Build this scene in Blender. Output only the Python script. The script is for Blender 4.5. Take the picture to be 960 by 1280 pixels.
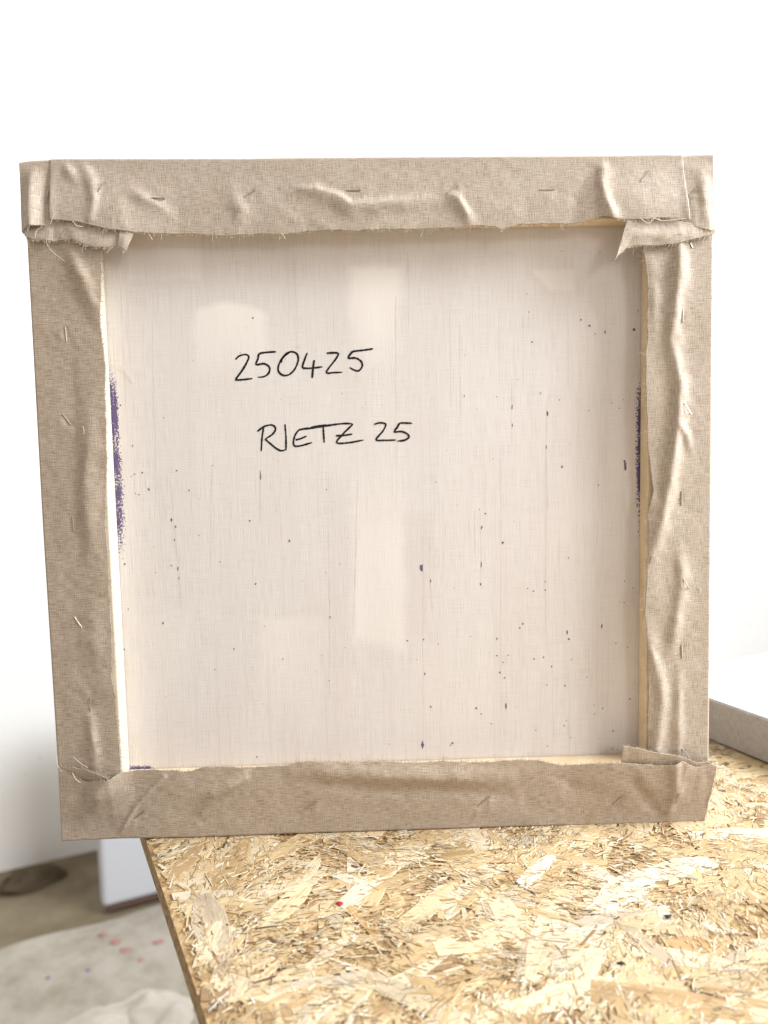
import bpy, bmesh, math, random
import numpy as np
from mathutils import Matrix, Vector

# ------------------------------------------------------------------ scene, camera, light
for o in list(bpy.data.objects):
    bpy.data.objects.remove(o, do_unlink=True)
scene = bpy.context.scene
COL = scene.collection
rng = np.random.default_rng(7)
random.seed(7)

# camera: 26 mm phone lens, 0.57 m from the canvas, 0.30 m above the table
CAM = np.array([0.24138818, -0.57393376, 0.29758263])
ROT = np.array([[0.99946923, -0.0240021, -0.02202611],
                [-0.02399622, -0.08514801, -0.99607931],
                [0.02203252, 0.99607917, -0.08567878]])
FPX = 961.0
cam_data = bpy.data.cameras.new('camera')
cam = bpy.data.objects.new('camera', cam_data)
COL.objects.link(cam)
cam_data.sensor_fit = 'VERTICAL'
cam_data.sensor_height = 36.0
cam_data.sensor_width = 27.0
cam_data.lens = FPX / 1280.0 * 36.0
cam_data.clip_start = 0.02
cam_data.clip_end = 100
r, u, b = ROT[0], -ROT[1], -ROT[2]
cam.matrix_world = Matrix(((r[0], u[0], b[0], CAM[0]), (r[1], u[1], b[1], CAM[1]),
                           (r[2], u[2], b[2], CAM[2]), (0, 0, 0, 1)))
cam_data.dof.use_dof = True
cam_data.dof.focus_distance = 0.565
cam_data.dof.aperture_fstop = 5.0
scene.camera = cam

world = bpy.data.worlds.new('World')
scene.world = world
world.use_nodes = True
bg = world.node_tree.nodes['Background']
bg.inputs['Color'].default_value = (1.0, 0.93, 0.855, 1)
bg.inputs['Strength'].default_value = 0.62


def area(name, loc, target, size, sizey, power, color):
    l = bpy.data.lights.new(name, 'AREA')
    l.shape = 'RECTANGLE'
    l.size, l.size_y = size, sizey
    l.energy = power
    l.color = color
    o = bpy.data.objects.new(name, l)
    COL.objects.link(o)
    o.location = loc
    d = Vector(target) - Vector(loc)
    o.rotation_euler = d.to_track_quat('-Z', 'Y').to_euler()
    return o


area('near_window_light', (1.6, -0.24, 1.32), (0.25, 0.1, 0.2), 1.1, 0.9, 60, (0.95, 0.97, 1.0))
area('side_window_light', (3.3, -0.2, 1.7), (0.35, 0.5, 0.2), 2.4, 1.6, 104, (0.80, 0.90, 1.0))
area('front_window_light', (1.5, -2.6, 1.1), (0.25, 0.1, 0.2), 0.5, 0.5, 10, (1.0, 0.97, 0.93))

vs = scene.view_settings
vs.view_transform = 'Standard'
vs.look = 'None'
vs.gamma = 1
vs.exposure = 0.12
vs.use_curve_mapping = False
scene.render.engine = 'CYCLES'


# ------------------------------------------------------------------ helpers
def ray(px, py):
    px = np.asarray(px, float)
    py = np.asarray(py, float)
    d = np.stack([(px - 480) / FPX, (py - 640) / FPX, np.ones_like(px)], -1)
    return d @ ROT


def at(px, py, y):
    """points of the plane y = const (parallel to the canvas) behind photo points"""
    d = ray(px, py)
    s = (y - CAM[1]) / d[..., 1]
    return CAM + s[..., None] * d


def onz(px, py, z):
    d = ray(px, py)
    s = (z - CAM[2]) / d[..., 2]
    return CAM + s[..., None] * d


def empty(name, loc, label, cat, group=None):
    o = bpy.data.objects.new(name, None)
    o.empty_display_size = 0.05
    COL.objects.link(o)
    o.location = loc
    o['label'] = label
    o['category'] = cat
    if group:
        o['group'] = group
    return o


def wloc(o):
    v = Vector((0, 0, 0))
    while o is not None:
        v += o.location
        o = o.parent
    return v


def mesh_obj(name, verts, faces, mat, parent=None, smooth=False, uvs=None, tint=None, kind=None, label=None):
    """verts in world space; the mesh is stored relative to its parent's base"""
    verts = np.asarray(verts, float)
    if parent is not None:
        verts = verts - np.array(wloc(parent))
    me = bpy.data.meshes.new(name)
    me.from_pydata(verts.tolist(), [], faces)
    if uvs is not None:
        uvs = np.asarray(uvs, np.float32)
        ul = me.uv_layers.new(name='UVMap')
        li = np.empty(len(me.loops), np.int32)
        me.loops.foreach_get('vertex_index', li)
        ul.data.foreach_set('uv', uvs[li].ravel())
    if tint is not None:
        a = me.attributes.new('tint', 'FLOAT_COLOR', 'POINT')
        a.data.foreach_set('color', np.asarray(tint, np.float32).ravel())
    if smooth:
        me.polygons.foreach_set('use_smooth', [True] * len(me.polygons))
    me.materials.append(mat)
    me.update()
    o = bpy.data.objects.new(name, me)
    COL.objects.link(o)
    if parent is not None:
        o.parent = parent
    if kind:
        o['kind'] = kind
    if label:
        o['label'] = label
    return o


def box_vf(lo, hi):
    (x0, y0, z0), (x1, y1, z1) = lo, hi
    v = [(x0, y0, z0), (x1, y0, z0), (x1, y1, z0), (x0, y1, z0), (x0, y0, z1), (x1, y0, z1), (x1, y1, z1), (x0, y1, z1)]
    f = [(0, 3, 2, 1), (4, 5, 6, 7), (0, 1, 5, 4), (1, 2, 6, 5), (2, 3, 7, 6), (3, 0, 4, 7)]
    return v, f


def bevel(o, w=0.001, seg=2):
    m = o.modifiers.new('bevel', 'BEVEL')
    m.width = w
    m.segments = seg
    m.limit_method = 'ANGLE'


def vnoise(x, y, seed=0):
    """smooth value noise, -1..1"""
    g = np.random.default_rng(seed).uniform(-1, 1, (64, 64))
    xi, yi = np.floor(x).astype(int), np.floor(y).astype(int)
    fx, fy = x - xi, y - yi
    fx = fx * fx * (3 - 2 * fx)
    fy = fy * fy * (3 - 2 * fy)
    a = g[xi % 64, yi % 64]; b_ = g[(xi + 1) % 64, yi % 64]
    c = g[xi % 64, (yi + 1) % 64]; d = g[(xi + 1) % 64, (yi + 1) % 64]
    return (a * (1 - fx) + b_ * fx) * (1 - fy) + (c * (1 - fx) + d * fx) * fy


def tube(points, rad, sides=4):
    """a thin bent rod through points"""
    P = [Vector(p) for p in points]
    V, F = [], []
    for i, p in enumerate(P):
        t = (P[min(i + 1, len(P) - 1)] - P[max(i - 1, 0)]).normalized()
        a = t.cross(Vector((0.3, 0.9, 0.2))).normalized()
        b_ = t.cross(a)
        for k in range(sides):
            q = 2 * math.pi * k / sides
            V.append(tuple(p + rad * (math.cos(q) * a + math.sin(q) * b_)))
    for i in range(len(P) - 1):
        for k in range(sides):
            k2 = (k + 1) % sides
            F.append((i * sides + k, i * sides + k2, (i + 1) * sides + k2, (i + 1) * sides + k))
    F.append(tuple(range(sides)))
    F.append(tuple((len(P) - 1) * sides + k for k in reversed(range(sides))))
    return V, F


def join_vf(parts):
    V, F = [], []
    for v, f in parts:
        n = len(V)
        V += list(v)
        F += [tuple(i + n for i in q) for q in f]
    return V, F


# ------------------------------------------------------------------ materials
def new_mat(name, rough=0.8, spec=0.3):
    m = bpy.data.materials.new(name)
    m.use_nodes = True
    nt = m.node_tree
    p = nt.nodes['Principled BSDF']
    p.inputs['Roughness'].default_value = rough
    p.inputs['Specular IOR Level'].default_value = spec
    return m, nt, p


def N(nt, typ, **kw):
    n = nt.nodes.new(typ)
    for k, v in kw.items():
        setattr(n, k, v)
    return n


def mapped(nt, src, scale, rotz=0.0):
    mp = N(nt, 'ShaderNodeMapping')
    mp.inputs['Scale'].default_value = scale
    mp.inputs['Rotation'].default_value = (0, 0, rotz)
    nt.links.new(src, mp.inputs['Vector'])
    return mp.outputs['Vector']


def noise(nt, vec, scale=1.0, detail=2.0, rough=0.5, dist=0.0):
    n = N(nt, 'ShaderNodeTexNoise')
    n.inputs['Scale'].default_value = scale
    n.inputs['Detail'].default_value = detail
    n.inputs['Roughness'].default_value = rough
    n.inputs['Distortion'].default_value = dist
    if vec is not None:
        nt.links.new(vec, n.inputs['Vector'])
    return n.outputs['Fac']


def math_n(nt, op, a, b_=None, clamp=False):
    n = N(nt, 'ShaderNodeMath', operation=op)
    n.use_clamp = clamp
    for i, v in enumerate((a, b_)):
        if v is None:
            continue
        if isinstance(v, (int, float)):
            n.inputs[i].default_value = v
        else:
            nt.links.new(v, n.inputs[i])
    return n.outputs[0]


def ramp(nt, fac, stops, interp='LINEAR'):
    n = N(nt, 'ShaderNodeValToRGB')
    cr = n.color_ramp
    cr.interpolation = interp
    while len(cr.elements) < len(stops):
        cr.elements.new(0.5)
    for e, (p, c) in zip(cr.elements, stops):
        e.position = p
        e.color = (*c, 1) if len(c) == 3 else c
    nt.links.new(fac, n.inputs['Fac'])
    return n.outputs['Color']


def mix(nt, fac, a, b_, mode='MIX'):
    n = N(nt, 'ShaderNodeMix', data_type='RGBA', blend_type=mode)
    for sock, v in ((n.inputs['Factor'], fac), (n.inputs['A'], a), (n.inputs['B'], b_)):
        if isinstance(v, (int, float)):
            sock.default_value = v
        elif isinstance(v, tuple):
            sock.default_value = (*v, 1)
        else:
            nt.links.new(v, sock)
    return n.outputs['Result']


def bump(nt, p, h, strength, dist):
    n = N(nt, 'ShaderNodeBump')
    n.inputs['Strength'].default_value = strength
    n.inputs['Distance'].default_value = dist
    nt.links.new(h, n.inputs['Height'])
    nt.links.new(n.outputs['Normal'], p.inputs['Normal'])


def thread_fac(nt, vec, pitch, seglen, warp_w=0.5):
    """thread structure: streaks one thread wide along u and along v"""
    a = noise(nt, mapped(nt, vec, (1 / pitch, 1 / seglen, 1)), 1.0, 1.0)
    b_ = noise(nt, mapped(nt, vec, (1 / seglen, 1 / pitch, 1)), 1.0, 1.0)
    s = math_n(nt, 'ADD', math_n(nt, 'MULTIPLY', a, warp_w), math_n(nt, 'MULTIPLY', b_, 1 - warp_w))
    return s


def linen_material(name, dark, mid, light, warp_w=0.5, rough=0.78):
    m, nt, p = new_mat(name, rough, 0.35)
    uv = N(nt, 'ShaderNodeUVMap').outputs['UV']
    th = thread_fac(nt, uv, 0.00056, 0.0075, warp_w)
    pep = noise(nt, mapped(nt, uv, (1 / 0.00065, 1 / 0.00065, 1)), 1.0, 1.0)
    f = math_n(nt, 'ADD', math_n(nt, 'MULTIPLY', th, 0.74), math_n(nt, 'MULTIPLY', pep, 0.26))
    # the regular over-and-under of warp and weft
    jit = noise(nt, mapped(nt, uv, (120, 120, 1)), 1.0, 2.0)
    sx = N(nt, 'ShaderNodeSeparateXYZ')
    nt.links.new(uv, sx.inputs[0])
    lat = []
    for ax in ('X', 'Y'):
        ph = math_n(nt, 'ADD', math_n(nt, 'MULTIPLY', sx.outputs[ax], 2 * math.pi / 0.00172), math_n(nt, 'MULTIPLY', jit, 9.0))
        lat.append(math_n(nt, 'SINE', ph))
    grid = math_n(nt, 'ADD', lat[0], lat[1])
    f = math_n(nt, 'ADD', f, math_n(nt, 'MULTIPLY', grid, 0.014))
    col = ramp(nt, f, [(0.29, dark), (0.47, mid), (0.71, light)])
    # slow drift of tone and faint brown soiling
    bl = noise(nt, mapped(nt, uv, (28, 28, 1)), 1.0, 3.0)
    col = mix(nt, ramp(nt, bl, [(0.35, (0, 0, 0)), (0.7, (1, 1, 1))]), col, mix(nt, 1.0, col, (0.95, 0.935, 0.91), 'MULTIPLY'))
    # dark slubs
    sl = noise(nt, mapped(nt, uv, (1 / 0.0016, 1 / 0.0013, 1)), 1.0, 0.0)
    col = mix(nt, ramp(nt, sl, [(0.74, (0, 0, 0)), (0.82, (0.4, 0.4, 0.4))]), col, (0.14, 0.10, 0.07))
    nt.links.new(col, p.inputs['Base Color'])
    p.inputs['Sheen Weight'].default_value = 0.12
    p.inputs['Sheen Roughness'].default_value = 0.5
    bump(nt, p, f, 0.55, 0.0007)
    return m


M_LINEN = linen_material('linen', (0.20, 0.155, 0.118), (0.43, 0.355, 0.282), (0.62, 0.54, 0.455))
M_LINEN_WEFT = linen_material('linen_weft', (0.18, 0.132, 0.092), (0.395, 0.315, 0.24), (0.58, 0.485, 0.39), 0.36)
M_LINEN_GREY = linen_material('linen_grey', (0.22, 0.195, 0.175), (0.36, 0.325, 0.295), (0.49, 0.45, 0.415), 0.3)

# primed back of the canvas
M_BACK, nt, p = new_mat('primed_canvas', 0.75, 0.25)
oc = N(nt, 'ShaderNodeUVMap').outputs['UV']
th = thread_fac(nt, oc, 0.00060, 0.020, 0.60)
base = ramp(nt, th, [(0.28, (0.59, 0.545, 0.515)), (0.44, (0.70, 0.655, 0.622)), (0.68, (0.76, 0.715, 0.685))])
st = noise(nt, mapped(nt, oc, (1 / 0.0013, 1 / 0.16, 1)), 1.0, 2.0, 0.6)
base = mix(nt, ramp(nt, st, [(0.60, (0, 0, 0)), (0.72, (0.34, 0.34, 0.34))]), base, (0.44, 0.38, 0.37))
st2 = noise(nt, mapped(nt, oc, (1 / 0.0045, 1 / 0.2, 1)), 1.0, 2.0, 0.6)
base = mix(nt, ramp(nt, st2, [(0.50, (0, 0, 0)), (0.75, (0.30, 0.30, 0.30))]), base, (0.62, 0.55, 0.52))
at_n = N(nt, 'ShaderNodeAttribute', attribute_name='tint')
sep = N(nt, 'ShaderNodeSeparateColor')
nt.links.new(at_n.outputs['Color'], sep.inputs['Color'])
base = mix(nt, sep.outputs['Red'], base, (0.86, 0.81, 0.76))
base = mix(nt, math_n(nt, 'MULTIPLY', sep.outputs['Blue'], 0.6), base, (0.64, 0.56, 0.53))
sp = noise(nt, mapped(nt, oc, (1 / 0.0013, 1 / 0.0016, 1)), 1.0, 2.0, 0.7)
spw = ramp(nt, sp, [(0.28, (0, 0, 0)), (0.66, (1, 1, 1))])
pm = math_n(nt, 'SUBTRACT', sep.outputs['Green'], math_n(nt, 'MULTIPLY', spw, 0.70))
pm = ramp(nt, pm, [(0.02, (0, 0, 0)), (0.16, (0.88, 0.88, 0.88))])
base = mix(nt, pm, base, (0.055, 0.022, 0.15))
nt.links.new(base, p.inputs['Base Color'])
bump(nt, p, th, 0.30, 0.0005)

# pine of the stretcher bars
M_WOOD, nt, p = new_mat('pine', 0.6, 0.35)
oc = N(nt, 'ShaderNodeTexCoord').outputs['Object']
g = noise(nt, mapped(nt, oc, (45, 45, 45)), 1.0, 3.0, 0.6, 0.4)
col = ramp(nt, g, [(0.3, (0.66, 0.50, 0.31)), (0.6, (0.77, 0.62, 0.42)), (0.8, (0.80, 0.68, 0.50))])
dr = noise(nt, mapped(nt, oc, (30, 30, 18)), 1.0, 2.0)
col = mix(nt, ramp(nt, dr, [(0.66, (0, 0, 0)), (0.74, (0.4, 0.4, 0.4))]), col, (0.30, 0.20, 0.22))
nt.links.new(col, p.inputs['Base Color'])

M_LITWOOD, nt, p = new_mat('lit_pine', 0.55, 0.4)  # same pine for the left bar, window light put into a paler colour
oc = N(nt, 'ShaderNodeTexCoord').outputs['Object']
g = noise(nt, mapped(nt, oc, (160, 160, 12)), 1.0, 3.0, 0.6, 0.4)
nt.links.new(ramp(nt, g, [(0.3, (0.70, 0.62, 0.47)), (0.7, (0.80, 0.74, 0.62))]), p.inputs['Base Color'])

M_STAPLE, nt, p = new_mat('galvanised_staple', 0.32, 0.5)
p.inputs['Metallic'].default_value = 0.9
p.inputs['Base Color'].default_value = (0.50, 0.46, 0.40, 1)

M_INK, nt, p = new_mat('marker_ink', 0.55, 0.3)
p.inputs['Base Color'].default_value = (0.010, 0.009, 0.010, 1)

M_SPECK, nt, p = new_mat('purple_paint_speck', 0.6, 0.3)
p.inputs['Base Color'].default_value = (0.15, 0.105, 0.175, 1)
M_STREAK, nt, p = new_mat('grey_paint_streak', 0.7, 0.3)
oc = N(nt, 'ShaderNodeTexCoord').outputs['Object']
g = noise(nt, mapped(nt, oc, (300, 300, 90)), 1.0, 2.0)
nt.links.new(ramp(nt, g, [(0.42, (0.74, 0.67, 0.62)), (0.68, (0.60, 0.535, 0.52))]), p.inputs['Base Color'])

M_THREAD, nt, p = new_mat('loose_linen_thread', 0.8, 0.2)
p.inputs['Base Color'].default_value = (0.66, 0.57, 0.44, 1)
M_FRINGE, nt, p = new_mat('frayed_linen', 0.85, 0.2)
p.inputs['Base Color'].default_value = (0.50, 0.42, 0.31, 1)

# oriented strand board
M_STRAND, nt, p = new_mat('wood_strand', 0.62, 0.3)
uv = N(nt, 'ShaderNodeUVMap').outputs['UV']
an = N(nt, 'ShaderNodeAttribute', attribute_name='tint')
g1 = noise(nt, mapped(nt, uv, (60, 1100, 1)), 1.0, 2.0, 0.6)
g2 = noise(nt, mapped(nt, uv, (25, 320, 1)), 1.0, 3.0, 0.6, 0.6)
gg = math_n(nt, 'ADD', math_n(nt, 'MULTIPLY', g1, 0.5), math_n(nt, 'MULTIPLY', g2, 0.5))
mul = ramp(nt, gg, [(0.30, (0.68, 0.61, 0.53)), (0.47, (0.96, 0.935, 0.90)), (0.68, (1.12, 1.12, 1.12))])
col = mix(nt, 1.0, an.outputs['Color'], mul, 'MULTIPLY')
wc = N(nt, 'ShaderNodeTexCoord').outputs['Object']
dn = noise(nt, mapped(nt, wc, (16, 34, 1), -0.2), 1.0, 4.0, 0.65)
col = mix(nt, ramp(nt, dn, [(0.50, (0, 0, 0)), (0.72, (0.62, 0.62, 0.62))]), col, mix(nt, 1.0, col, (0.62, 0.60, 0.60), 'MULTIPLY'))
nt.links.new(col, p.inputs['Base Color'])
bump(nt, p, gg, 0.5, 0.0008)

M_BOARD, nt, p = new_mat('strand_board_core', 0.75, 0.25)
oc = N(nt, 'ShaderNodeTexCoord').outputs['Object']
g = noise(nt, mapped(nt, oc, (140, 140, 420)), 1.0, 4.0, 0.65)
nt.links.new(ramp(nt, g, [(0.3, (0.13, 0.07, 0.03)), (0.5, (0.36, 0.235, 0.11)), (0.72, (0.60, 0.45, 0.26))]), p.inputs['Base Color'])
bump(nt, p, g, 0.6, 0.003)

# room surfaces
M_WALL, nt, p = new_mat('white_wall_paint', 0.85, 0.2)
oc = N(nt, 'ShaderNodeTexCoord').outputs['Object']
g = noise(nt, mapped(nt, oc, (2.2, 2.2, 2.2)), 1.0, 4.0)
nt.links.new(ramp(nt, g, [(0.3, (0.85, 0.837, 0.81)), (0.7, (0.885, 0.873, 0.85))]), p.inputs['Base Color'])
wl_ = p.inputs['Base Color'].links[0].from_socket
sk = noise(nt, mapped(nt, oc, (42, 42, 42)), 1.0, 1.0)
nt.links.new(mix(nt, ramp(nt, sk, [(0.775, (0, 0, 0)), (0.80, (0.7, 0.7, 0.7))]), wl_, (0.30, 0.28, 0.27)), p.inputs['Base Color'])
g = noise(nt, mapped(nt, oc, (160, 160, 60)), 1.0, 3.0)
bump(nt, p, g, 0.2, 0.003)

M_FLOOR, nt, p = new_mat('brown_studio_floor', 0.7, 0.3)
oc = N(nt, 'ShaderNodeTexCoord').outputs['Object']
g = noise(nt, mapped(nt, oc, (9, 9, 9)), 1.0, 5.0, 0.6)
nt.links.new(ramp(nt, g, [(0.3, (0.135, 0.105, 0.062)), (0.7, (0.24, 0.195, 0.128))]), p.inputs['Base Color'])

M_SHEET, nt, p = new_mat('dust_sheet', 0.85, 0.2)
oc = N(nt, 'ShaderNodeTexCoord').outputs['Object']
g = noise(nt, mapped(nt, oc, (14, 14, 14)), 1.0, 5.0, 0.65)
nt.links.new(ramp(nt, g, [(0.32, (0.31, 0.275, 0.22)), (0.52, (0.40, 0.36, 0.30)), (0.7, (0.45, 0.415, 0.355))]), p.inputs['Base Color'])

M_RED, nt, p = new_mat('red_paint', 0.5, 0.4)
p.inputs['Base Color'].default_value = (0.34, 0.02, 0.03, 1)
M_PURPLE, nt, p = new_mat('purple_paint', 0.5, 0.4)
p.inputs['Base Color'].default_value = (0.22, 0.14, 0.27, 1)
M_PINK, nt, p = new_mat('faded_red_paint', 0.6, 0.3)
p.inputs['Base Color'].default_value = (0.40, 0.21, 0.18, 1)
M_BLACK, nt, p = new_mat('black_paint', 0.6, 0.3)
p.inputs['Base Color'].default_value = (0.03, 0.025, 0.025, 1)
M_GESSO, nt, p = new_mat('white_gesso', 0.8, 0.2)
oc = N(nt, 'ShaderNodeTexCoord').outputs['Object']
g = noise(nt, mapped(nt, oc, (700, 700, 700)), 1.0, 2.0)
nt.links.new(ramp(nt, g, [(0.3, (0.83, 0.84, 0.84)), (0.7, (0.90, 0.90, 0.90))]), p.inputs['Base Color'])
bump(nt, p, g, 0.2, 0.0005)
M_BOX, nt, p = new_mat('white_board', 0.7, 0.3)
p.inputs['Base Color'].default_value = (0.50, 0.51, 0.54, 1)
M_RAG, nt, p = new_mat('dark_rag', 0.9, 0.2)
p.inputs['Base Color'].default_value = (0.085, 0.065, 0.04, 1)
M_PAPER, nt, p = new_mat('crumpled_paper', 0.85, 0.2)
p.inputs['Base Color'].default_value = (0.52, 0.475, 0.41, 1)

# ------------------------------------------------------------------ setting: floor and wall
FZ = -0.75
D1 = np.array([-0.4085, 0.9128])            # along the table's left edge, away from the viewer
D2 = np.array([0.9128, 0.4085])             # along the wall
WF = np.array([-0.7065, 1.2986])            # a point of the wall's foot


def p2(o, a, b_):
    return np.array(o) + a * D2 + b_ * D1


v = [(*p2(WF, a, b_), FZ) for a, b_ in ((-3, -3.6), (4.5, -3.6), (4.5, 0.05), (-3, 0.05))]
o = mesh_obj('floor', v, [(0, 1, 2, 3)], M_FLOOR)
o['kind'] = 'structure'
v = []
for b_ in (0, 0.12):
    for z in (FZ - 0.05, 2.9):
        for a in (-3, 4.5):
            v.append((*p2(WF, a, b_), z))
o = mesh_obj('wall', v, [(0, 1, 3, 2), (5, 4, 6, 7), (0, 2, 6, 4), (1, 5, 7, 3), (2, 3, 7, 6), (0, 4, 5, 1)], M_WALL)
o['kind'] = 'structure'


# dust sheet on the floor, with drips of paint
def dust_sheet():
    a0 = onz(0, 1192, FZ)[:2]
    n = 60
    V, F = [], []
    for i in range(n + 1):
        for j in range(n + 1):
            a = -0.9 + 3.0 * i / n
            b_ = -2.3 + 2.3 * j / n
            edge = 0.02 * math.sin(a * 7) + 0.012 * math.sin(a * 17 + 1)
            q = p2(a0, a, b_ + edge * (j / n) ** 4)
            z = FZ + 0.006 + 0.003 * float(vnoise(np.array(a * 6 + 20), np.array(b_ * 6 + 20), 4))
            V.append((q[0], q[1], z))
    for i in range(n):
        for j in range(n):
            k = i * (n + 1) + j
            F.append((k, k + n + 1, k + n + 2, k + 1))
    o = mesh_obj('dust_sheet', V, F, M_SHEET, smooth=True)
    o['label'] = 'pale paint-spotted dust sheet spread over the brown floor at lower left'
    o['category'] = 'dust sheet'
    return o


sheet = dust_sheet()


def blob(c, rx, ry, n=9, seed=0, z=0.0, ang=0.0):
    rr = np.random.default_rng(seed)
    pts = []
    for k in range(n):
        q = 2 * math.pi * k / n
        s = rr.uniform(0.7, 1.2)
        x, y = rx * s * math.cos(q), ry * s * math.sin(q)
        pts.append((c[0] + x * math.cos(ang) - y * math.sin(ang), c[1] + x * math.sin(ang) + y * math.cos(ang), z))
    return pts, [tuple(range(n))]


def drop_vf(c, r_, seed, h=0.0012):
    """a small domed drip of dried paint"""
    top, _ = blob(c, r_, r_ * 0.8, 9, seed)
    V = [(x, y, c[2]) for x, y, _z in top]
    V += [(c[0] + (x - c[0]) * 0.6, c[1] + (y - c[1]) * 0.6, c[2] + h) for x, y, _z in top]
    n = len(top)
    F = [(k, (k + 1) % n, n + (k + 1) % n, n + k) for k in range(n)] + [tuple(range(n, 2 * n))]
    return V, F


for k, (px, py, rad, m) in enumerate([(144, 1177, 0.012, M_PINK), (157, 1187, 0.013, M_PINK), (198, 1177, 0.012, M_PINK),
                                      (128, 1167, 0.009, M_PINK), (206, 1259, 0.011, M_PURPLE), (176, 1200, 0.006, M_PINK),
                                      (110, 1213, 0.006, M_PURPLE), (60, 1222, 0.005, M_PURPLE)]):
    c = onz(px, py, FZ + 0.008)
    V, F = drop_vf(c, rad, 50 + k, 0.002)
    mesh_obj('paint_drip', V, F, m, sheet)


def crumple(name, c, rx, ry, h, mat, seed, ang=0.0, n=26):
    """a crumpled heap of paper or cloth: a closed, creased lump"""
    V, F = [], []
    for i in range(n + 1):
        t = i / n
        for j in range(n * 2):
            q = 2 * math.pi * j / (n * 2)
            nx, ny = math.cos(q), math.sin(q)
            w = 1 + 0.25 * float(vnoise(np.array(nx * 1.5 + 9), np.array(ny * 1.5 + t * 2 + 9), seed)) \
                + 0.12 * float(vnoise(np.array(nx * 4 + 9), np.array(ny * 4 + t * 5 + 9), seed + 1))
            rad = math.sin(t * math.pi * 0.5) ** 0.8
            x, y = rx * rad * w * nx, ry * rad * w * ny
            z = h * (1 - t ** 1.7) * (1 + 0.75 * float(vnoise(np.array(nx * rad * 3 + 30), np.array(ny * rad * 3 + 30), seed + 2)))
            z -= 0.18 * h * abs(float(vnoise(np.array(nx * rad * 7 + 30), np.array(ny * rad * 7 + 30), seed + 3))) * (1 - t)
            V.append((c[0] + x * math.cos(ang) - y * math.sin(ang), c[1] + x * math.sin(ang) + y * math.cos(ang), c[2] + max(z, 0)))
    m = n * 2
    for i in range(n):
        for j in range(m):
            F.append((i * m + j, (i + 1) * m + j, (i + 1) * m + (j + 1) % m, i * m + (j + 1) % m))
    F.append(tuple(range(n * m, (n + 1) * m)))
    return mesh_obj(name, V, F, mat, smooth=True)


o = crumple('crumpled_paper', onz(160, 1290, FZ + 0.010), 0.13, 0.085, 0.032, M_PAPER, 11, 0.4)
o['label'] = 'crumpled off-white paper lying on the dust sheet at the bottom edge'
o['category'] = 'paper'
o = crumple('crumpled_rag', onz(36, 1108, FZ + 0.001), 0.075, 0.03, 0.035, M_RAG, 21, 0.55)
o['label'] = 'small dark brown rag on the floor against the foot of the wall'
o['category'] = 'rag'

# white panel standing on the floor in front of the wall
panel_base = onz(128, 1143, FZ + 0.012)
pt = empty('white_panel', tuple(panel_base), 'blurred white panel with dark red lower edge standing on the floor behind the table', 'panel')


def slab(o, a0, a1, b0, b1, z0, z1):
    v = []
    for z in (z0, z1):
        for a, b_ in ((a0, b0), (a1, b0), (a1, b1), (a0, b1)):
            v.append((*p2(o, a, b_), z))
    return v, [(0, 3, 2, 1), (4, 5, 6, 7), (0, 1, 5, 4), (1, 2, 6, 5), (2, 3, 7, 6), (3, 0, 4, 7)]


V, F = slab(panel_base[:2], 0, 0.42, 0, 0.045, FZ + 0.024, FZ + 0.52)
bevel(mesh_obj('board', V, F, M_BOX, pt), 0.012, 3)
V, F = slab(panel_base[:2], 0.012, 0.41, 0.004, 0.041, FZ + 0.010, FZ + 0.0235)
mk, nt, p = new_mat('dark_red_edge', 0.7, 0.3)
p.inputs['Base Color'].default_value = (0.10, 0.055, 0.04, 1)
bevel(mesh_obj('bottom_edge', V, F, mk, pt), 0.003, 2)

# ------------------------------------------------------------------ the work table of strand board
LH = 0.042                                    # thickness of the canvas lying flat
lf = onz(886.2, 924.9, 0.0)[:2]               # a point of its lower left edge
lb = onz(885.5, 830.2, LH)[:2]                # a point of its far edge
te = onz(260, 1280, 0.0)[:2]                  # a point of the table's left edge
far_b = (lb - te) @ D1                        # table coordinates: a to the right along D2, b away along D1
lying_a = (lf - te) @ D2
lying_b1 = far_b
TB1 = far_b + 0.085
TB0 = -0.75
TA1 = 1.55
table = empty('work_table', (*p2(te, TA1 / 2, (TB0 + TB1) / 2), FZ),
              'work table with a pale oriented strand board top carrying both canvases', 'table')
V, F = slab(te, 0, TA1, TB0, TB1, -0.018, -0.0015)
top = mesh_obj('table_top', V, F, M_BOARD, table)
for a in (0.30, TA1 - 0.12):
    for b_ in (TB0 + 0.08, TB1 - 0.14):
        V, F = slab(te, a, a + 0.07, b_, b_ + 0.07, FZ + 0.0095, -0.0185)
        bevel(mesh_obj('leg', V, F, M_WOOD, table), 0.003, 2)
V, F = slab(te, 0.372, TA1 - 0.122, TB0 + 0.09, TB0 + 0.12, -0.11, -0.019)
mesh_obj('apron', V, F, M_WOOD, table)
V, F = slab(te, 0.372, TA1 - 0.122, TB1 - 0.12, TB1 - 0.09, -0.11, -0.019)
mesh_obj('apron', V, F, M_WOOD, table)

STRAND_COL = [((0.72, 0.55, 0.31), 5), ((0.80, 0.66, 0.43), 5), ((0.62, 0.44, 0.23), 3.2), ((0.50, 0.335, 0.165), 1.6),
              ((0.86, 0.77, 0.58), 3.2), ((0.36, 0.225, 0.11), 0.8), ((0.17, 0.10, 0.055), 0.30), ((0.60, 0.53, 0.43), 0.9),
              ((0.88, 0.83, 0.72), 1.3)]
SW = np.array([w for _c, w in STRAND_COL]); SW = SW / SW.sum()


def project(P):
    q = (np.asarray(P) - CAM) @ ROT.T
    return 480 + FPX * q[..., 0] / q[..., 2], 640 + FPX * q[..., 1] / q[..., 2], q[..., 2]


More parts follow.
